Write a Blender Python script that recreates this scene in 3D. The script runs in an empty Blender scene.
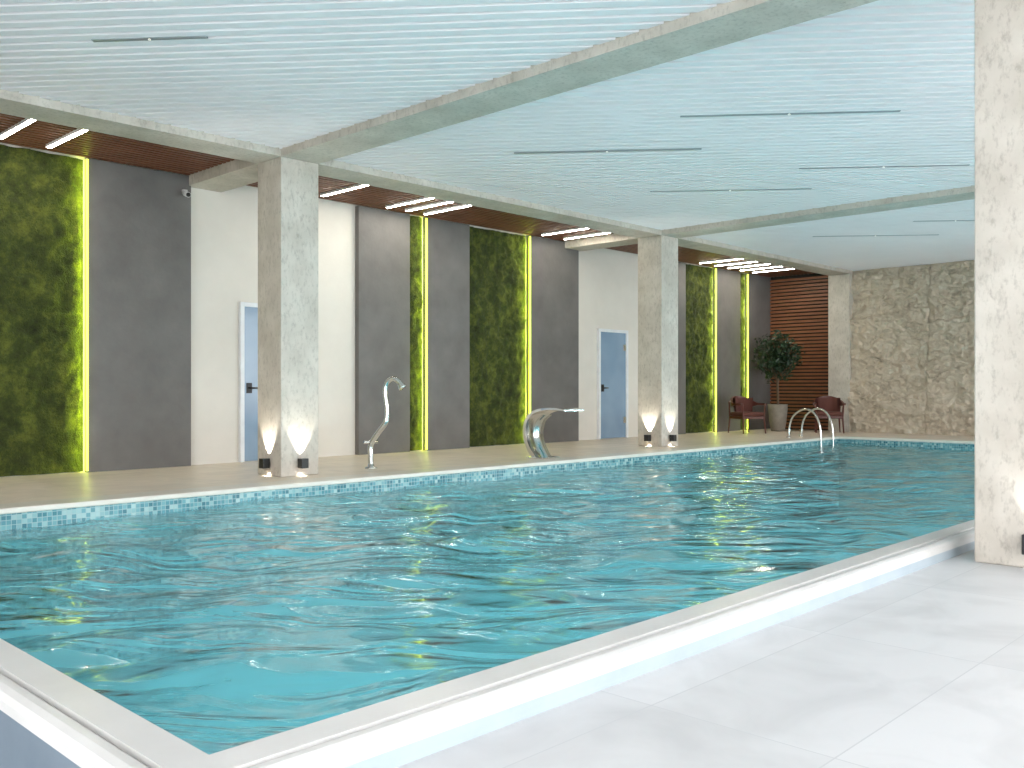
import bpy, bmesh, math, random
from mathutils import Vector, Matrix, noise
random.seed(4)
S=bpy.context.scene
col=S.collection

# ---------------------------------------------------------------- materials
def newmat(name):
    m=bpy.data.materials.new(name); m.use_nodes=True
    nt=m.node_tree; b=nt.nodes['Principled BSDF']
    return m,nt,b
def N(nt,t,**k):
    n=nt.nodes.new(t)
    for a,v in k.items():
        if a in n.inputs.keys(): n.inputs[a].default_value=v
        else: setattr(n,a,v)
    return n
def ramp(nt,fac,stops):
    r=nt.nodes.new('ShaderNodeValToRGB')
    e=r.color_ramp.elements
    while len(e)<len(stops): e.new(0.5)
    for i,(p,c) in enumerate(stops):
        e[i].position=p; e[i].color=(c[0],c[1],c[2],1)
    nt.links.new(fac,r.inputs['Fac']); return r.outputs['Color']
def geo(nt,scale=(1,1,1),rot=0):
    g=nt.nodes.new('ShaderNodeNewGeometry')
    src=g.outputs['Position']
    if rot:
        vr=nt.nodes.new('ShaderNodeVectorRotate'); vr.rotation_type='Z_AXIS'; vr.inputs['Angle'].default_value=rot
        nt.links.new(src,vr.inputs['Vector']); src=vr.outputs['Vector']
    m=nt.nodes.new('ShaderNodeMapping'); m.inputs['Scale'].default_value=scale
    nt.links.new(src,m.inputs['Vector']); return m.outputs['Vector']
def noisemat(name,stops,scale=2.0,detail=6,rough=0.6,bump=0.0,bscale=20,vscale=(1,1,1),metal=0,nrough=0.6,dist=0.02):
    m,nt,b=newmat(name)
    v=geo(nt,vscale)
    n=N(nt,'ShaderNodeTexNoise',Scale=scale,Detail=detail,Roughness=nrough)
    nt.links.new(v,n.inputs['Vector'])
    c=ramp(nt,n.outputs['Fac'],stops)
    nt.links.new(c,b.inputs['Base Color'])
    b.inputs['Roughness'].default_value=rough; b.inputs['Metallic'].default_value=metal
    if bump>0:
        n2=N(nt,'ShaderNodeTexNoise',Scale=bscale,Detail=5.0)
        nt.links.new(v,n2.inputs['Vector'])
        bp=N(nt,'ShaderNodeBump',Strength=bump,Distance=dist)
        nt.links.new(n2.outputs['Fac'],bp.inputs['Height'])
        nt.links.new(bp.outputs['Normal'],b.inputs['Normal'])
    return m
def plain(name,c,rough=0.5,metal=0.0):
    return noisemat(name,[(0.3,[x*0.93 for x in c]),(0.7,[min(1,x*1.05) for x in c])],scale=6,rough=rough,metal=metal)
def emis(name,c,s):
    m,nt,b=newmat(name)
    b.inputs['Base Color'].default_value=(*c,1)
    b.inputs['Emission Color'].default_value=(*c,1); b.inputs['Emission Strength'].default_value=s
    return m

# pitted pale concrete for columns and beams
def concrete():
    m,nt,b=newmat('pale_pitted_concrete')
    v=geo(nt,(1,1,1))
    n=N(nt,'ShaderNodeTexNoise',Scale=3.0,Detail=6.0); nt.links.new(v,n.inputs['Vector'])
    base=ramp(nt,n.outputs['Fac'],[(0.3,(0.47,0.425,0.36)),(0.7,(0.62,0.57,0.50))])
    v2=geo(nt,(1,1,0.5))
    n2=N(nt,'ShaderNodeTexNoise',Scale=26.0,Detail=9.0,Roughness=0.72); nt.links.new(v2,n2.inputs['Vector'])
    msk=ramp(nt,n2.outputs['Fac'],[(0.34,(1,1,1)),(0.50,(0,0,0))])
    mx=N(nt,'ShaderNodeMixRGB'); mx.inputs['Color2'].default_value=(0.29,0.255,0.21,1)
    mm=N(nt,'ShaderNodeMath',operation='MULTIPLY'); mm.inputs[1].default_value=0.55
    nt.links.new(msk,mm.inputs[0]); nt.links.new(mm.outputs[0],mx.inputs['Fac'])
    nt.links.new(base,mx.inputs['Color1']); nt.links.new(mx.outputs[0],b.inputs['Base Color'])
    bp=N(nt,'ShaderNodeBump',Strength=0.3,Distance=0.01); nt.links.new(n2.outputs['Fac'],bp.inputs['Height'])
    nt.links.new(bp.outputs['Normal'],b.inputs['Normal']); b.inputs['Roughness'].default_value=0.6
    return m
M_conc=concrete()
M_grey=noisemat('dark_grey_plaster',[(0.3,(0.115,0.109,0.102)),(0.7,(0.172,0.164,0.155))],scale=1.6,detail=8,rough=0.55,bump=0.12)
M_white=noisemat('off_white_plaster',[(0.3,(0.71,0.67,0.60)),(0.7,(0.77,0.73,0.66))],scale=1.5,detail=8,rough=0.7,bump=0.08)
M_ceil=noisemat('white_ceiling_slats',[(0.3,(0.83,0.81,0.82)),(0.7,(0.87,0.85,0.86))],scale=1,rough=0.5)
M_gap=noisemat('shaded_slat_gap',[(0.3,(0.39,0.40,0.43)),(0.7,(0.42,0.43,0.46))],scale=1,rough=0.7)  # gap faces darkened by colour, deepening the recess shade between slats
M_dark=plain('black_backing',(0.02,0.015,0.012),0.8)
M_wood=noisemat('warm_wood_slats',[(0.25,(0.11,0.038,0.018)),(0.75,(0.26,0.10,0.05))],scale=3,vscale=(1,9,9),rough=0.45)
M_wood2=noisemat('red_wood_slats',[(0.25,(0.17,0.058,0.025)),(0.75,(0.31,0.12,0.055))],scale=3,vscale=(9,1,9),rough=0.45)
M_metal=plain('brushed_stainless',(0.72,0.72,0.70),0.16,1.0)
M_black=plain('black_metal',(0.02,0.02,0.02),0.4,0.3)
M_alu=plain('grey_aluminium',(0.35,0.38,0.40),0.4,0.6)
M_led=emis('green_led',(0.84,1.0,0.10),2.2)
M_lamp=emis('white_tube',(1.0,0.92,0.80),50)
M_spotw=emis('warm_lens',(1.0,0.9,0.75),2)
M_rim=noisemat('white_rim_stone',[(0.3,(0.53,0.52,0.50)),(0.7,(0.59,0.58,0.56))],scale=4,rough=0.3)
M_rimside=noisemat('shaded_rim_side',[(0.3,(0.33,0.39,0.43)),(0.7,(0.38,0.44,0.48))],scale=4,rough=0.35)  # the rim's outer face, its blue-grey shade put into the colour
M_frame=plain('white_door_frame',(0.78,0.80,0.82),0.35)
M_chair=plain('dark_red_wood',(0.10,0.025,0.016),0.4)
M_cush=plain('brown_cushion',(0.11,0.035,0.025),0.85)
M_pot=noisemat('beige_pot',[(0.3,(0.22,0.19,0.155)),(0.7,(0.30,0.265,0.215))],scale=8,rough=0.8,bump=0.2)
M_trunk=plain('bark',(0.12,0.08,0.05),0.9)
M_leaf=noisemat('ficus_leaf',[(0.3,(0.006,0.018,0.007)),(0.7,(0.020,0.052,0.016))],scale=9,rough=0.4)
M_cream=plain('cctv_white',(0.7,0.7,0.7),0.4)

def moss():
    m,nt,b=newmat('preserved_moss')
    v=geo(nt)
    n=N(nt,'ShaderNodeTexNoise',Scale=5.0,Detail=10.0,Roughness=0.75); nt.links.new(v,n.inputs['Vector'])
    c=ramp(nt,n.outputs['Fac'],[(0.28,(0.008,0.012,0.002)),(0.48,(0.036,0.050,0.006)),(0.7,(0.13,0.15,0.018))])
    nt.links.new(c,b.inputs['Base Color']); b.inputs['Roughness'].default_value=0.95
    n2=N(nt,'ShaderNodeTexNoise',Scale=55.0,Detail=6.0); nt.links.new(v,n2.inputs['Vector'])
    bp=N(nt,'ShaderNodeBump',Strength=1.0,Distance=0.03); nt.links.new(n2.outputs['Fac'],bp.inputs['Height'])
    nt.links.new(bp.outputs['Normal'],b.inputs['Normal']); return m
M_moss=moss()

def tiles(name,stops,size,grout,gw,rough,offset=(0,0,0)):
    m,nt,b=newmat(name)
    g=nt.nodes.new('ShaderNodeNewGeometry')
    sub=N(nt,'ShaderNodeVectorMath',operation='ADD'); sub.inputs[1].default_value=offset
    nt.links.new(g.outputs['Position'],sub.inputs[0])
    d=N(nt,'ShaderNodeVectorMath',operation='DIVIDE'); d.inputs[1].default_value=size
    nt.links.new(sub.outputs[0],d.inputs[0])
    fl=N(nt,'ShaderNodeVectorMath',operation='FLOOR'); nt.links.new(d.outputs[0],fl.inputs[0])
    fr=N(nt,'ShaderNodeVectorMath',operation='FRACTION'); nt.links.new(d.outputs[0],fr.inputs[0])
    wn=N(nt,'ShaderNodeTexWhiteNoise'); nt.links.new(fl.outputs[0],wn.inputs['Vector'])
    c=ramp(nt,wn.outputs['Value'],stops)
    # soft veining
    ns=N(nt,'ShaderNodeTexNoise',Scale=2.5,Detail=8.0,Distortion=1.0); nt.links.new(g.outputs['Position'],ns.inputs['Vector'])
    nr=ramp(nt,ns.outputs['Fac'],[(0.3,(0.86,0.86,0.86)),(0.6,(1,1,1))])
    mu=N(nt,'ShaderNodeMixRGB',blend_type='MULTIPLY'); mu.inputs['Fac'].default_value=1
    nt.links.new(c,mu.inputs['Color1']); nt.links.new(nr,mu.inputs['Color2'])
    sx=N(nt,'ShaderNodeSeparateXYZ'); nt.links.new(fr.outputs[0],sx.inputs[0])
    last=None
    for i,ax in enumerate('XYZ'):
        if size[i]>50: continue
        a=N(nt,'ShaderNodeMath',operation='LESS_THAN'); a.inputs[1].default_value=gw/size[i]
        nt.links.new(sx.outputs[ax],a.inputs[0])
        if last is None: last=a.outputs[0]
        else:
            mm=N(nt,'ShaderNodeMath',operation='MAXIMUM'); nt.links.new(last,mm.inputs[0]); nt.links.new(a.outputs[0],mm.inputs[1]); last=mm.outputs[0]
    mx=N(nt,'ShaderNodeMixRGB'); mx.inputs['Color2'].default_value=(*grout,1)
    nt.links.new(last,mx.inputs['Fac']); nt.links.new(mu.outputs[0],mx.inputs['Color1'])
    nt.links.new(mx.outputs[0],b.inputs['Base Color']); b.inputs['Roughness'].default_value=rough
    return m
M_deckfar=tiles('beige_deck_tile',[(0,(0.76,0.65,0.53)),(1,(0.82,0.71,0.59))],(1.2,0.6,999),(0.56,0.48,0.39),0.006,0.38,(0,0.03,500))
M_decknear=tiles('daylit_deck_tile',[(0,(0.54,0.54,0.54)),(1,(0.59,0.59,0.59))],(1.2,0.6,999),(0.46,0.465,0.47),0.005,0.45,(0,0.1,500))  # same tile as the far deck, daylight's whitening put into its colour
M_pit=noisemat('blue_grey_stone',[(0.3,(0.12,0.155,0.19)),(0.7,(0.16,0.20,0.24))],scale=3,rough=0.6)  # pit floor stone, reused as painted shade on the rim's left side
M_mosaic=tiles('turquoise_mosaic',[(0,(0.03,0.14,0.18)),(0.35,(0.08,0.25,0.29)),(0.7,(0.15,0.35,0.38)),(1,(0.38,0.53,0.52))],(0.04,0.04,0.04),(0.30,0.42,0.42),0.005,0.25,(0.012,0.012,0.012))
M_basin=tiles('pool_floor_mosaic',[(0,(0.30,0.72,0.77)),(1,(0.38,0.83,0.88))],(0.05,0.05,999),(0.42,0.78,0.82),0.004,0.4,(0,0,500))

def water():
    m=bpy.data.materials.new('pool_water'); m.use_nodes=True; nt=m.node_tree
    nt.nodes.clear()
    out=nt.nodes.new('ShaderNodeOutputMaterial')
    v=geo(nt,(1.0,2.3,1.0),rot=math.radians(46))
    n=N(nt,'ShaderNodeTexNoise',Scale=1.1,Detail=2.5,Distortion=1.2,Roughness=0.42); nt.links.new(v,n.inputs['Vector'])
    bp=N(nt,'ShaderNodeBump',Strength=1.0,Distance=0.10); nt.links.new(n.outputs['Fac'],bp.inputs['Height'])
    tr=nt.nodes.new('ShaderNodeBsdfTransparent'); tr.inputs['Color'].default_value=(0.64,0.94,0.97,1)
    df=nt.nodes.new('ShaderNodeBsdfDiffuse')
    df.inputs['Color'].default_value=(0.18,0.60,0.67,1)
    nt.links.new(bp.outputs['Normal'],df.inputs['Normal'])
    mx=nt.nodes.new('ShaderNodeMixShader'); mx.inputs[0].default_value=0.42
    nt.links.new(tr.outputs[0],mx.inputs[1]); nt.links.new(df.outputs[0],mx.inputs[2])
    gl=nt.nodes.new('ShaderNodeBsdfGlossy'); gl.inputs['Roughness'].default_value=0.10
    nt.links.new(bp.outputs['Normal'],gl.inputs['Normal'])
    fr=N(nt,'ShaderNodeFresnel',IOR=1.36); nt.links.new(bp.outputs['Normal'],fr.inputs['Normal'])
    m2=nt.nodes.new('ShaderNodeMixShader'); nt.links.new(fr.outputs[0],m2.inputs[0])
    nt.links.new(mx.outputs[0],m2.inputs[1]); nt.links.new(gl.outputs[0],m2.inputs[2])
    nt.links.new(m2.outputs[0],out.inputs['Surface'])
    return m
M_water=water()

def doorglass():
    m,nt,b=newmat('blue_frosted_door_glass')
    n=N(nt,'ShaderNodeTexNoise',Scale=1.2); nt.links.new(geo(nt),n.inputs['Vector'])
    c=ramp(nt,n.outputs['Fac'],[(0.3,(0.20,0.30,0.42)),(0.7,(0.28,0.39,0.51))])
    nt.links.new(c,b.inputs['Base Color']); b.inputs['Roughness'].default_value=0.12
    return m
M_dglass=doorglass()
def rockmat():
    m,nt,b=newmat('rough_stone')
    v=geo(nt,(1,1,1.5))
    n=N(nt,'ShaderNodeTexNoise',Scale=3.0,Detail=14.0,Roughness=0.78,Distortion=0.6); nt.links.new(v,n.inputs['Vector'])
    c=ramp(nt,n.outputs['Fac'],[(0.34,(0.50,0.41,0.30)),(0.46,(0.80,0.68,0.52)),(0.66,(0.95,0.84,0.68))])
    nt.links.new(c,b.inputs['Base Color']); b.inputs['Roughness'].default_value=0.85
    n2=N(nt,'ShaderNodeTexNoise',Scale=6.0,Detail=12.0,Roughness=0.75,Distortion=0.5); nt.links.new(v,n2.inputs['Vector'])
    bp=N(nt,'ShaderNodeBump',Strength=1.0,Distance=0.15); nt.links.new(n2.outputs['Fac'],bp.inputs['Height'])
    nt.links.new(bp.outputs['Normal'],b.inputs['Normal']); return m
M_rock=rockmat()

# ---------------------------------------------------------------- mesh helpers
def obj(name,verts,faces,mats,fm=None,smooth=False,parent=None):
    me=bpy.data.meshes.new(name); 
    vs=[Vector(v) for v in verts]
    c=Vector((0,0,0))
    if parent is None and vs:
        lo=Vector([min(v[i] for v in vs) for i in range(3)]); hi=Vector([max(v[i] for v in vs) for i in range(3)])
        c=(lo+hi)/2
    me.from_pydata([v-c for v in vs],[],faces); me.update()
    if not isinstance(mats,(list,tuple)): mats=[mats]
    for m in mats: me.materials.append(m)
    if fm:
        for p,i in zip(me.polygons,fm): p.material_index=i
    if smooth:
        for p in me.polygons: p.use_smooth=True
    o=bpy.data.objects.new(name,me); o.location=c; col.objects.link(o)
    if parent is not None: o.parent=parent; 
    return o
def boxgeo(x0,x1,y0,y1,z0,z1):
    v=[(x0,y0,z0),(x1,y0,z0),(x1,y1,z0),(x0,y1,z0),(x0,y0,z1),(x1,y0,z1),(x1,y1,z1),(x0,y1,z1)]
    f=[(0,3,2,1),(4,5,6,7),(0,1,5,4),(1,2,6,5),(2,3,7,6),(3,0,4,7)]
    return v,f
def boxes(name,lst,mats,parent=None,bevel=0):
    V=[];F=[];fm=[]
    for b in lst:
        v,f=boxgeo(*b[:6]); k=len(V); V+=v; F+=[tuple(i+k for i in q) for q in f]
        fm+=[b[6] if len(b)>6 else 0]*6
    o=obj(name,V,F,mats,fm,parent=parent)
    if bevel:
        md=o.modifiers.new('bevel','BEVEL'); md.width=bevel; md.segments=2; md.limit_method='ANGLE'
    return o
def empty(name,loc):
    e=bpy.data.objects.new(name,None); e.location=loc; e.empty_display_size=0.1; col.objects.link(e); return e
def tube(name,pts,r,mat,parent=None,seg=12,rs=None):
    P=[Vector(p) for p in pts]; V=[];F=[]
    up=Vector((0.01,0.02,1)).normalized(); prev=None
    for i,p in enumerate(P):
        t=(P[min(i+1,len(P)-1)]-P[max(i-1,0)]).normalized()
        if prev is None:
            a=t.cross(Vector((1,0,0.01))); 
            if a.length<0.1: a=t.cross(Vector((0,1,0)))
        else: a=prev-t*prev.dot(t)
        a.normalize(); prev=a; b=t.cross(a)
        rr=rs[i] if rs else r
        for k in range(seg):
            th=2*math.pi*k/seg; V.append(p+(a*math.cos(th)+b*math.sin(th))*rr)
    for i in range(len(P)-1):
        for k in range(seg):
            k2=(k+1)%seg; F.append((i*seg+k,i*seg+k2,(i+1)*seg+k2,(i+1)*seg+k))
    F.append(tuple(range(seg))[::-1]); F.append(tuple((len(P)-1)*seg+k for k in range(seg)))
    return obj(name,V,F,mat,smooth=True,parent=parent)
def lathe(name,prof,mat,c=(0,0,0),seg=28,parent=None):
    V=[];F=[];n=len(prof)
    for r,z in prof:
        for k in range(seg):
            th=2*math.pi*k/seg; V.append((c[0]+r*math.cos(th),c[1]+r*math.sin(th),c[2]+z))
    for i in range(n-1):
        for k in range(seg):
            k2=(k+1)%seg; F.append((i*seg+k,i*seg+k2,(i+1)*seg+k2,(i+1)*seg+k))
    F.append(tuple(range(seg))[::-1]); F.append(tuple((n-1)*seg+k for k in range(seg)))
    return obj(name,V,F,mat,smooth=True,parent=parent)
def bez(cps,n=10):  # catmull-rom
    P=[Vector(p) for p in cps]; P=[2*P[0]-P[1]]+P+[2*P[-1]-P[-2]]; out=[]
    for i in range(1,len(P)-2):
        for k in range(n):
            t=k/n; a,b,c,d=P[i-1:i+3]
            out.append(0.5*((2*b)+(c-a)*t+(2*a-5*b+4*c-d)*t*t+(3*b-a-3*c+d)*t**3))
    out.append(P[-2]); return out

# ---------------------------------------------------------------- dimensions
XL,XR=-3.5,20.9; YB=11.3; YN=-2.5
PX0,PX1,PY0,PY1=1.13,18.2,2.12,8.27     # pool inner edges
BZ=3.60; CZ=3.68; TOP=4.1
CY0,CY1=9.05,9.55; RY0,RY1=1.27,1.77
CXS=[-1.73,5.67,13.07]; CW=0.5

# ---------------------------------------------------------------- floor
fl=[(XL,XR,PY1,YB,-0.25,0,0),(PX1,XR,1.91,PY1,-0.25,0,0),
    (0.95,XR,YN,1.91,-0.25,0,1),(XL,0.95,YN,1.6,-0.25,0,1),(XL,0.95,1.6,PY1,-0.6,-0.40,2)]
boxes('floor',fl,[M_deckfar,M_decknear,M_pit])
boxes('trim_pool_coping',[(XL+.05,PX1-0.03,PY1-0.03,PY1+0.32,-0.035,0.014),(PX1-0.03,PX1+0.3,PY0+0.0,PY1+0.32,-0.035,0.014)],
      [noisemat('cream_coping',[(0.3,(0.68,0.62,0.54)),(0.7,(0.76,0.70,0.62))],scale=4,rough=0.35)],bevel=0.012)
# raised rim on near side and near end
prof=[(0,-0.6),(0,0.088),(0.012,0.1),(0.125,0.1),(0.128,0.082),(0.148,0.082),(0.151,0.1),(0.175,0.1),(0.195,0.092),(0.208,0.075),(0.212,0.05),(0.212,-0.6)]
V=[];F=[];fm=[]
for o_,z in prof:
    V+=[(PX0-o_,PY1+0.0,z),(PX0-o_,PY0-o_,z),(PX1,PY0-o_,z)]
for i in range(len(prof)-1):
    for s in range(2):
        a=i*3+s; F.append((a,a+1,a+4,a+3)); fm.append((2 if s==0 else 1) if i>=len(prof)-2 else 0)  # outer side faces get darker colours, shade painted in
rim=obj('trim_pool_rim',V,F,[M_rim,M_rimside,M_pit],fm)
# basin
bd=-1.5
V=[(PX0,PY0,0.0),(PX1,PY0,0.0),(PX1,PY1,0.0),(PX0,PY1,0.0),(PX0,PY0,bd),(PX1,PY0,bd),(PX1,PY1,bd),(PX0,PY1,bd)]
e=0.004
V=[(x+(e if x<5 else -e),y+(e if y<5 else -e),z) for x,y,z in V]
obj('pool_basin',V,[(4,5,6,7),(0,4,5,1)[::-1],(1,5,6,2)[::-1],(2,6,7,3)[::-1],(3,7,4,0)[::-1]],[M_basin,M_mosaic],[0,1,1,1,1])
# water surface
wz=-0.14; nx,ny=460,200
V=[];F=[]
for j in range(ny+1):
    for i in range(nx+1):
        x=PX0+0.01+(PX1-PX0-0.02)*i/nx; y=PY0+0.01+(PY1-PY0-0.02)*j/ny
        wx=x+0.5*noise.noise(Vector((x*0.5,y*0.5,7))); wy=y+0.5*noise.noise(Vector((x*0.5,y*0.5,17)))
        z=0.050*noise.noise(Vector((wx*0.9+wy*0.5,wy*1.1-wx*0.4,1)))+0.030*noise.noise(Vector((wx*1.9,wy*2.4,3)))+0.008*noise.noise(Vector((wx*4.2,wy*5.0,9)))
        V.append((x,y,wz+z))
for j in range(ny):
    for i in range(nx):
        a=j*(nx+1)+i; F.append((a,a+1,a+nx+2,a+nx+1))
obj('pool_water',V,F,M_water,smooth=True)
# unseen lamps added in the near long pool wall to brighten the water
for x in (3.0,5.8,8.6,11.4,14.2,17.0):
    y,sg=PY0+0.012,1
    e=empty('water_fill_light',(x,y,-0.9))
    tube('ring',[(0,0,0),(0,sg*0.03,0)],0.11,M_metal,parent=e,seg=20)
    ld=bpy.data.lights.new('bulb','AREA'); ld.shape='DISK'; ld.size=0.17; ld.energy=68; ld.color=(0.96,0.97,1.0)
    lo=bpy.data.objects.new('bulb',ld); col.objects.link(lo); lo.parent=e; lo.location=(0,sg*0.04,0)
    lo.rotation_euler=Vector((0,sg,-0.25)).to_track_quat('-Z','Y').to_euler()

# ---------------------------------------------------------------- walls
boxes('wall_back',[(XL,XR,YB,YB+0.2,-0.25,TOP)],[M_white])
boxes('wall_end',[(XR,XR+0.2,YN,YB+0.2,-0.25,TOP)],[M_white])
# window wall on the near side : mullions and open glazing
def windows(name,horiz,a0,a1,c,t):
    L=[]
    n=max(1,round((a1-a0)/2.4))
    L.append((a0,a1,0,0.12)); L.append((a0,a1,3.35,TOP))
    out=[]
    for q in L:
        out.append((q[0],q[1],c,c+t,q[2],q[3]) if horiz else (c,c+t,q[0],q[1],q[2],q[3]))
    for i in range(n+1):
        x=a0+(a1-a0)*i/n
        w=0.04
        xa,xb=max(a0,x-w),min(a1,x+w)
        out.append((xa,xb,c,c+t,0.12,3.35) if horiz else (c,c+t,xa,xb,0.12,3.35))
    return boxes(name,out,[M_alu])
windows('window_1',True,XL,XR,YN-0.12,0.12)
windows('window_2',False,YN,5.5,XL-0.12,0.12)
boxes('wall_left',[(XL-0.2,XL,5.5,YB+0.2,-0.6,TOP)],[M_white])
boxes('roof_slab',[(XL-0.2,XR+0.2,YN-0.2,YB+0.2,TOP,TOP+0.15)],[M_white])
boxes('ground_outside',[(-40,60,-60,YN-0.2,-0.5,-0.3)],[plain('pale_paving',(0.6,0.6,0.6),0.9)])

# ---------------------------------------------------------------- columns and beams
cn=0
for x in CXS:
    for (y0,y1) in ((CY0,CY1),(RY0,RY1)):
        boxes('column',[(x,x+CW,y0,y1,0,BZ)],[M_conc],bevel=0.01)
boxes('column',[(20.47,20.9,CY0,CY1,0,BZ)],[M_conc],bevel=0.01)
bl=[]
for x in CXS: bl.append((x,x+CW,YN,YB,BZ,TOP))
boxes('beam_cross',bl,[M_conc])
segs=[(XL,CXS[0]),(CXS[0]+CW,CXS[1]),(CXS[1]+CW,CXS[2]),(CXS[2]+CW,XR)]
bl=[]
for a,b in segs:
    bl.append((a,b,CY0,CY1,BZ,TOP)); bl.append((a,b,RY0,RY1,BZ,TOP))
boxes('beam_long',bl,[M_conc])

# diagonal slat ceiling
T=Vector((-0.63,0.777,0)).normalized(); NN=Vector((T.y,-T.x,0))
def bay(x0,x1,y0,y1,bm_all):
    cs=[Vector((x,y,0)) for x in (x0,x1) for y in (y0,y1)]
    pm=min(c.dot(NN) for c in cs); pM=max(c.dot(NN) for c in cs)
    tm=min(c.dot(T) for c in cs)-0.2; tM=max(c.dot(T) for c in cs)+0.2
    per=0.14; bm=bmesh.new()
    k=math.floor(pm/per)-1; last=None
    while k*per<pM+per:
        for qi,(off,z) in enumerate(((0,CZ+0.05),(0.006,CZ),(0.102,CZ),(0.108,CZ+0.05))):
            p=k*per+off
            a=NN*p+T*tm; b=NN*p+T*tM
            va=bm.verts.new((a.x,a.y,z)); vb=bm.verts.new((b.x,b.y,z))
            if last:
                fc=bm.faces.new((last[0],last[1],vb,va)); fc.material_index=1 if qi==0 else 0
            last=(va,vb)
        k+=1
    for co,no in (((x0,0,0),(-1,0,0)),((x1,0,0),(1,0,0)),((0,y0,0),(0,-1,0)),((0,y1,0),(0,1,0))):
        g=bm.verts[:]+bm.edges[:]+bm.faces[:]
        bmesh.ops.bisect_plane(bm,geom=g,plane_co=co,plane_no=no,clear_outer=True)
    me=bpy.data.meshes.new('t'); bm.to_mesh(me); bm.free(); bm_all.from_mesh(me); bpy.data.meshes.remove(me)
B=bmesh.new()
for a,b in segs:
    bay(a,b,RY1,CY0,B); bay(a,b,YN,RY0,B)
me=bpy.data.meshes.new('ceiling'); B.to_mesh(me); B.free(); me.materials.append(M_ceil); me.materials.append(M_gap)
o=bpy.data.objects.new('ceiling',me); col.objects.link(o)

# recessed line lights in the slat ceiling : given by plan midpoint and length
f=924.0; yaw=math.radians(43.9); C_,S_=math.cos(yaw),math.sin(yaw)
def plan(u,v,z):
    d=(z-1.0)*f/(388-v); r=(u-512)/f*d
    return Vector((C_*d+S_*r,S_*d-C_*r,z))
for (u0,v0,u1,v1) in [(680,118,902,109),(515,155,702,147),(650,192,812,188),(798,170,972,163),(812,237,940,234),(95,42,205,35),(270,-18,480,-26),(912,222,1000,219)]:
    m=(plan(u0,v0,CZ)+plan(u1,v1,CZ))/2; L=(plan(u0,v0,CZ)-plan(u1,v1,CZ)).length
    e=empty('linear_spot_track',(m.x,m.y,CZ))
    a=T*(L/2); w=NN*0.022
    V=[];zz=(-0.006,0.03)
    for z in zz:
        V+=[(-a-w)+Vector((0,0,z)),(a-w)+Vector((0,0,z)),(a+w)+Vector((0,0,z)),(-a+w)+Vector((0,0,z))]
    obj('housing',V,[(0,3,2,1),(4,5,6,7),(0,1,5,4),(1,2,6,5),(2,3,7,6),(3,0,4,7)],M_alu,parent=e)
    lathe('lens',[(0.010,-0.009),(0.010,-0.004)],M_spotw,seg=10,parent=e)

# wood slat ceiling strip above the back deck
L=[]
for (a,b) in segs:
    y=CY1+0.02
    L.append((a,b,CY1,YB,3.80,3.83,1))
    while y<YB-0.05:
        L.append((a,b,y,y+0.050,3.73,3.80,0)); y+=0.10
boxes('ceiling_wood_slats',L,[M_wood,M_dark])
for x in (2.2,3.36,3.87,7.52,8.68,9.05,9.42,12.15,12.75,17.25,17.85,18.4,18.95,19.5):
    boxes('linear_ceiling_light',[(x-0.03,x+0.03,9.9,10.95,3.70,3.735,0),(x-0.022,x+0.022,9.91,10.94,3.695,3.701,1)],[M_cream,M_lamp])

# ---------------------------------------------------------------- back wall finishes
PT=3.725
for a,b in ((4.40,5.70),(8.35,9.34),(9.68,10.63),(12.11,13.47),(15.95,17.10),(18.32,19.41),(19.74,20.88),(1.9,2.2)):
    boxes('wall_panel_grey',[(a,b,YB-0.09,YB,0.0,PT)],[M_grey],bevel=0.004)
def mosspanel(a,b):
    n=int((b-a)/0.03)+2; m=int(PT/0.035)
    V=[];F=[]
    for j in range(m+1):
        for i in range(n+1):
            x=a+(b-a)*i/n; z=0.01+(PT-0.02)*j/m
            q=Vector((x*3,z*3,2.2)); 
            d=0.040+0.05*noise.noise(q)+0.035*noise.noise(q*3.1)+0.02*noise.noise(q*8)
            edge=min(i,n-i,2)/2.0
            V.append((x,YB-min(0.088,max(0.006,d*edge+0.004)),z))
    for j in range(m):
        for i in range(n):
            k=j*(n+1)+i; F.append((k,k+1,k+n+2,k+n+1))
    return obj('moss_panel',V,F,M_moss,smooth=True)
for a,b in ((2.2,4.38),(9.34,9.66),(10.63,12.09),(17.12,18.30),(19.41,19.72)): mosspanel(a,b)
for x in (4.40,9.68,12.11,18.32,19.74):
    e=empty('green_led_strip',(x,YB,PT/2))
    boxes('strip',[(-0.022,-0.001,-0.115,-0.09,-PT/2+0.02,PT/2-0.02)],[M_led],parent=e)
    ld=bpy.data.lights.new('led_tape','AREA'); ld.shape='RECTANGLE'; ld.size=PT-0.06; ld.size_y=0.02; ld.energy=16; ld.color=(0.84,1.0,0.10)
    lo=bpy.data.objects.new('led_tape',ld); col.objects.link(lo); lo.parent=e; lo.location=(-0.026,-0.105,0)
    z=Vector((1,-1.3,0)).normalized(); xa=Vector((0,0,1)); ya=z.cross(xa)
    lo.rotation_euler=Matrix((xa,ya,z)).transposed().to_euler()

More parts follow.
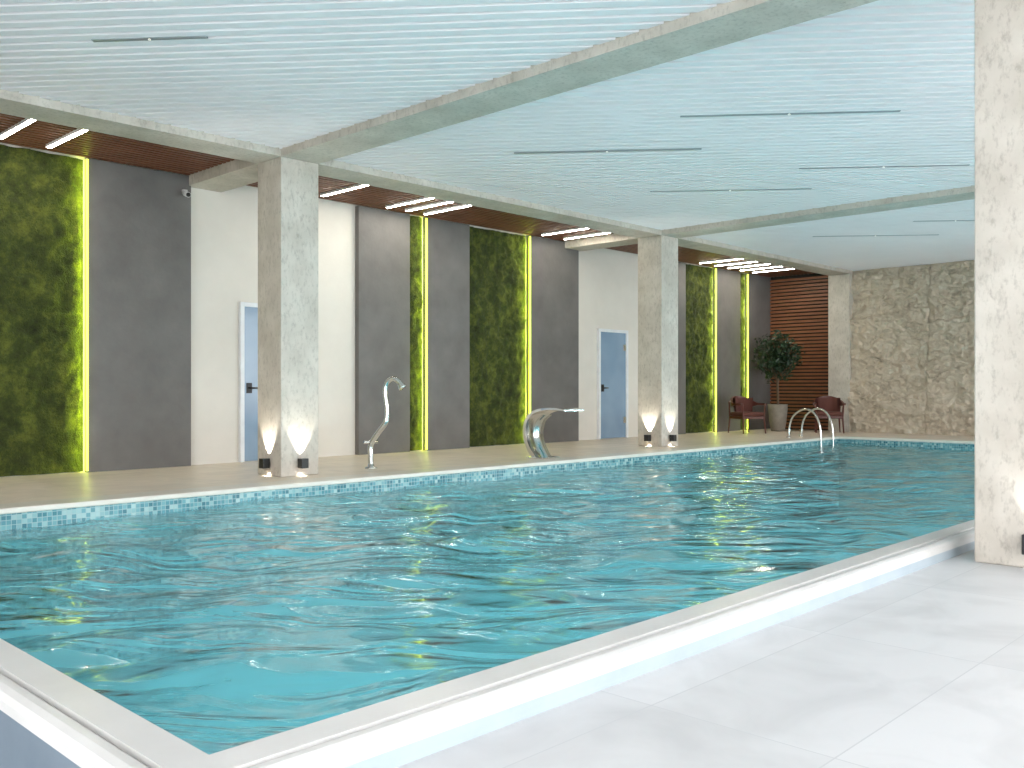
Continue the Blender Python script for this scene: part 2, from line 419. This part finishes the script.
# doors
def door(idx,x0,x1):
    h=2.16; y=YB
    e=empty('door_%d'%idx,((x0+x1)/2,y,0)); cx=(x0+x1)/2
    w=(x1-x0)/2
    boxes('frame',[(-w,-w+0.06,-0.06,0,0,h),(w-0.06,w,-0.06,0,0,h),(-w+0.06,w-0.06,-0.06,0,h-0.06,h)],[M_frame],parent=e,bevel=0.004)
    boxes('leaf',[(-w+0.06,w-0.06,-0.035,-0.005,0.01,h-0.06,0)],[M_dglass],parent=e)
    boxes('hinges',[(w-0.15,w-0.05,-0.05,-0.035,0.3,0.42),(w-0.15,w-0.05,-0.05,-0.035,1.75,1.87)],[M_metal],parent=e)
    tube('handle',[(-w+0.14,-0.035,1.0),(-w+0.14,-0.085,1.0),(-w+0.26,-0.085,1.0)],0.012,M_black,parent=e,seg=8)
    boxes('lock_plate',[(-w+0.10,-w+0.18,-0.045,-0.035,0.93,1.07)],[M_black],parent=e)
door(1,6.42,7.38); door(2,14.12,15.07)

# horizontal wood slats on the end wall
L=[(XR-0.03,XR,CY1,YB-0.09,0,3.73,1)]
z=0.03
while z<3.68:
    L.append((XR-0.08,XR-0.03,CY1,YB-0.09,z,z+0.05,0)); z+=0.085
boxes('wood_slat_wall_panel',L,[M_wood2,M_dark])
# stone relief end wall
Y0,Y1=1.0,CY0; ny_,nz_=300,140
V=[];F=[]
for j in range(nz_+1):
    for i in range(ny_+1):
        y=Y0+(Y1-Y0)*i/ny_; z=BZ*1.02*j/nz_
        q=Vector((y*0.7,z*0.8,0.3))
        seam1=1.0+0.28*math.sin(y*1.3)+(0.25 if y<7.35 else 0)+0.08*noise.noise(Vector((y*3,1,1))); seam2=2.75-0.12*(y-7.35)+0.07*noise.noise(Vector((y*4,5,1)))-(0.35 if y<7.35 else 0)
        rg=noise.ridged_multi_fractal(Vector((y*1.3+z*0.5,z*2.0,5)),0.9,2.1,5,1.0,2.0)
        d=0.24+0.09*noise.noise(q)+0.07*(rg-1.0)+0.05*noise.noise(Vector((y*1.5+z,z*3,2)))+0.06*abs(noise.noise(q*7))+0.035*noise.noise(q*14)+0.018*noise.noise(q*30)
        if z>seam2: d-=0.08
        if z<seam1: d+=0.07
        for s in (7.35,4.9,2.6):
            if abs(y-s-0.02*math.sin(z*5))<0.02: d-=0.035
        V.append((20.80-min(0.42,max(0.07,d)),y,z))
for j in range(nz_):
    for i in range(ny_):
        k=j*(ny_+1)+i; F.append((k,k+1,k+ny_+2,k+ny_+1))
o=obj('wall_stone_relief',V,F,M_rock)
boxes('wall_stone_backing',[(20.74,XR,YN,CY0,0,TOP)],[M_rock])

# ---------------------------------------------------------------- uplights on columns
def uplight(x,y,nx_,ny_,pw=26):
    e=empty('column_uplight',(x,y,0.0))
    cx,cy=nx_*0.06,ny_*0.06
    boxes('body',[(cx-0.045,cx+0.045,cy-0.045,cy+0.045,0.09,0.2)],[M_black],parent=e,bevel=0.004)
    boxes('bracket',[(min(0,cx)-0.01 if nx_ else -0.02,max(0,cx)+0.0 if nx_ else 0.02,min(0,cy)-0.0 if ny_ else -0.02,max(0,cy) if ny_ else 0.02,0.12,0.16)],[M_black],parent=e)
    for s in (1,-1):
        ld=bpy.data.lights.new('bulb','SPOT'); ld.energy=pw if s>0 else pw*0.2; ld.color=(1,0.93,0.82); ld.spot_size=math.radians(70); ld.spot_blend=0.45; ld.shadow_soft_size=0.015
        lo=bpy.data.objects.new('bulb_up' if s>0 else 'bulb_down',ld); col.objects.link(lo); lo.parent=e
        lo.location=(cx*0.8,cy*0.8,0.205 if s>0 else 0.085)
        d=Vector((-nx_*0.2,-ny_*0.2,s)); lo.rotation_euler=d.to_track_quat('-Z','Y').to_euler()
for x in (5.67,13.07):
    uplight(x,CY0+0.25,-1,0,44); uplight(x+0.25,CY0,0,-1,34)
uplight(5.67,RY0+0.18,-1,0,4)

# ---------------------------------------------------------------- pool fittings
# swan-neck water jet
e=empty('swan_neck_water_jet',(7.04,9.2,0))
lathe('base_flange',[(0.0,0.0),(0.075,0.0),(0.075,0.015),(0.04,0.025),(0.035,0.06)],M_metal,parent=e)
D=Vector((0.45,-0.9,0)).normalized()
path=[(0,0),( -0.005,0.18),(0.0,0.30),(0.10,0.45),(0.20,0.58),(0.215,0.75),(0.19,0.95),(0.215,1.06),(0.29,1.115),(0.37,1.08),(0.43,1.00)]
cp=[D*a+Vector((0,0,z)) for a,z in path]
pp=bez(cp,8); rs=[0.034 if p.z<0.6 else 0.030 for p in pp]
for i in range(-6,0): rs[i]=0.030+0.004*(i+7)
tube('pipe',pp,0.03,M_metal,parent=e,seg=16,rs=rs)
tube('valve',[Vector((-0.09,0.02,0.33)),Vector((0.1,0.0,0.33))],0.022,M_metal,parent=e)

# waterfall cascade (curved sheet)
e=empty('waterfall_cascade_spout',(9.80,8.83,0))
pr=bez([(0,0.03,0.0),(0,0.14,0.14),(0,0.20,0.32),(0,0.17,0.50),(0,0.04,0.64),(0,-0.18,0.70),(0,-0.42,0.71),(0,-0.60,0.69)],8)
n=len(pr); V=[];F=[]
for i,p in enumerate(pr):
    t=(pr[min(i+1,n-1)]-pr[max(i-1,0)]).normalized(); nn=Vector((0,-t.z,t.y)) # inward/outward
    s=i/(n-1); w=0.13+0.08*min(1,s*1.4); th=0.05*(1-s)+0.018
    for sx in (-w,w):
        for q in (th/2,-th/2): V.append(Vector((sx,p.y,p.z))+nn*q)
for i in range(n-1):
    a=i*4;b=a+4
    F+=[(a,a+2,b+2,b),(a+1,b+1,b+3,a+3),(a,b,b+1,a+1),(a+2,a+3,b+3,b+2)]
F+=[(0,1,3,2),((n-1)*4,(n-1)*4+2,(n-1)*4+3,(n-1)*4+1)]
o=obj('curved_sheet',V,F,M_metal,parent=e)
for p in o.data.polygons: p.use_smooth=True
md=o.modifiers.new('es','EDGE_SPLIT'); md.split_angle=math.radians(35)
# inner brace
pr2=bez([(0,-0.10,0.0),(0,0.03,0.2),(0,0.07,0.36),(0,0.02,0.52),(0,-0.1,0.62)],6)
V=[];F=[]
for p in pr2: V+=[(-0.10,p.y,p.z),(0.10,p.y,p.z),(-0.10,p.y+0.012,p.z),(0.10,p.y+0.012,p.z)]
for i in range(len(pr2)-1):
    a=i*4;b=a+4
    F+=[(a,a+1,b+1,b),(a+2,b+2,b+3,a+3),(a,b,b+2,a+2),(a+1,a+3,b+3,b+1)]
obj('inner_brace',V,F,M_metal,smooth=True,parent=e)
boxes('base_plate',[(-0.19,0.19,-0.17,0.14,0.0,0.02)],[M_metal],parent=e,bevel=0.005)

# ladder handrails
e=empty('pool_ladder',(17.55,PY1,0))
for sx in (-0.27,0.27):
    pts=bez([(sx,0.62,0.0),(sx,0.60,0.25),(sx,0.50,0.46),(sx,0.28,0.58),(sx,0.08,0.50),(sx,-0.03,0.28),(sx,-0.06,0.0),(sx,-0.06,-0.22)],7)
    tube('rail',pts,0.021,M_metal,parent=e)
    lathe('flange',[(0.045,0.0),(0.045,0.02),(0.025,0.03)],M_metal,c=(sx,0.62,0),seg=16,parent=e)
boxes('tread',[(-0.27,0.27,-0.09,-0.02,-0.2,-0.18)],[M_metal],parent=e)

# CCTV camera
e=empty('cctv_camera',(5.60,YB-0.09,3.50))
boxes('bracket',[(-0.03,0.03,-0.05,0,-0.03,0.03)],[M_cream],parent=e,bevel=0.005)
tube('body',[(0,-0.04,-0.02),(-0.03,-0.18,-0.06)],0.035,M_cream,parent=e)
tube('lens',[(-0.03,-0.18,-0.06),(-0.032,-0.19,-0.063)],0.028,M_black,parent=e)

# ---------------------------------------------------------------- armchairs
def armchair(x,y,rot):
    e=empty('armchair',(x,y,0))
    # seat
    boxes('seat_cushion',[(-0.27,0.27,-0.27,0.24,0.38,0.47)],[M_cush],parent=e,bevel=0.03)
    boxes('seat_frame',[(-0.28,0.28,-0.28,0.26,0.32,0.38)],[M_chair],parent=e,bevel=0.01)
    for i,(a,b) in enumerate(((-0.27,-0.27),(0.27,-0.27),(-0.25,0.27),(0.25,0.27))):
        zt=0.66 if b<0 else 0.70
        tube('leg_%d'%(i+1),[(a*1.08,b*1.1,0),(a,b,0.34),(a*1.08,b,zt)],0.02,M_chair,parent=e,rs=[0.014,0.022,0.018],seg=10)
    # curved arm / back rail
    V=[];F=[];n=36
    for i in range(n+1):
        th=math.pi*(-0.18)+ (math.pi*1.36)*i/n
        rx=0.31; ry=0.33
        px,py=rx*math.cos(th),ry*math.sin(th)
        if py<0: px=math.copysign(0.31,px); py=py*1.55
        s=max(0,math.sin(th)); zb=0.62-0.06*s; zt=0.665+0.16*s**1.5
        nx_,ny_=math.cos(th),max(0,math.sin(th)); l=math.hypot(nx_,ny_) or 1; nx_/=l; ny_/=l
        for (q,z) in ((0,zb),(0.045,zb),(0.05,zt),(0.005,zt)): V.append((px+nx_*q-nx_*0.02,py+ny_*q-ny_*0.02,z))
    for i in range(n):
        for k in range(4):
            a=i*4+k;b=i*4+(k+1)%4; F.append((a,b,b+4,a+4))
    F+=[(3,2,1,0),(n*4,n*4+1,n*4+2,n*4+3)]
    obj('back_and_arm_rail',V,F,M_chair,parent=e)
    V=[];F=[]
    for i in range(17):
        th=math.pi*0.14+math.pi*0.72*i/16
        for z,r in ((0.40,0.25),(0.78,0.295)):
            V+=[(r*math.cos(th),r*math.sin(th)*1.02,z),((r-0.04)*math.cos(th),(r-0.04)*math.sin(th)*1.02,z)]
    for i in range(16):
        a=i*4;b=a+4
        F+=[(a,b,b+2,a+2),(a+1,a+3,b+3,b+1),(a+2,b+2,b+3,a+3),(a,a+1,b+1,b)]
    obj('back_pad',V,F,M_cush,smooth=False,parent=e)
    e.rotation_euler=(0,0,rot)
armchair(18.35,10.45,math.radians(-25)); armchair(19.85,9.25,math.radians(-60))

# ---------------------------------------------------------------- potted ficus
e=empty('potted_ficus_tree',(19.78,10.45,0))
lathe('pot',[(0.0,0),(0.15,0),(0.19,0.2),(0.22,0.5),(0.225,0.62),(0.20,0.62),(0.195,0.57),(0.0,0.57)],M_pot,parent=e)
tube('trunk',bez([(0,0,0.55),(0.02,0.01,0.8),(-0.02,0.0,1.05),(0.01,0,1.4)],5),0.03,M_trunk,parent=e,seg=10)
V=[];F=[];tw=[]
cen=Vector((0.0,0,1.72))
for k in range(26):
    d=Vector((random.gauss(0,1),random.gauss(0,1),random.gauss(0.1,0.9))).normalized()
    tip=cen+Vector((d.x*0.42,d.y*0.42,d.z*0.45))
    tube('branch_%d'%k,bez([(0,0,1.1+0.2*random.random()),(tip*0.5+Vector((0,0,0.62))),tip],4),0.008,M_trunk,parent=e,seg=6)
for k in range(1500):
    d=Vector((random.gauss(0,1),random.gauss(0,1),random.gauss(0,1))).normalized()
    lump=0.85+0.5*noise.noise(d*2.6)
    r=(random.random()**0.45)*lump
    p=cen+Vector((d.x*0.60*r,d.y*0.60*r,d.z*0.60*r))
    a=Vector((random.gauss(0,1),random.gauss(0,1),random.gauss(-0.4,0.7))).normalized()
    b=a.cross(Vector((random.gauss(0,1),random.gauss(0,1),random.gauss(0,1)))).normalized()
    L_=0.045+0.03*random.random(); W=L_*0.42; i0=len(V); nn=a.cross(b)*L_*0.15
    V+=[p-a*L_,p+b*W+nn,p+a*L_,p-b*W+nn]; F+=[(i0,i0+1,i0+2),(i0,i0+2,i0+3)]
obj('foliage',V,F,M_leaf,parent=e)

# ---------------------------------------------------------------- world and camera
w=bpy.data.worlds.new('world'); S.world=w; w.use_nodes=True
bg=w.node_tree.nodes['Background']; bg.inputs[0].default_value=(0.955,0.97,1.0,1); bg.inputs[1].default_value=5.4
cd=bpy.data.cameras.new('camera'); cam=bpy.data.objects.new('camera',cd); col.objects.link(cam)
cd.sensor_width=36; cd.lens=f/1024*36; cd.shift_y=4/1024
cam.location=(0,0,1.0); cam.rotation_euler=(math.pi/2,0,yaw-math.pi/2)
cd.clip_start=0.02; cd.clip_end=300
S.camera=cam
S.view_settings.view_transform='Standard'
S.view_settings.exposure=0.25
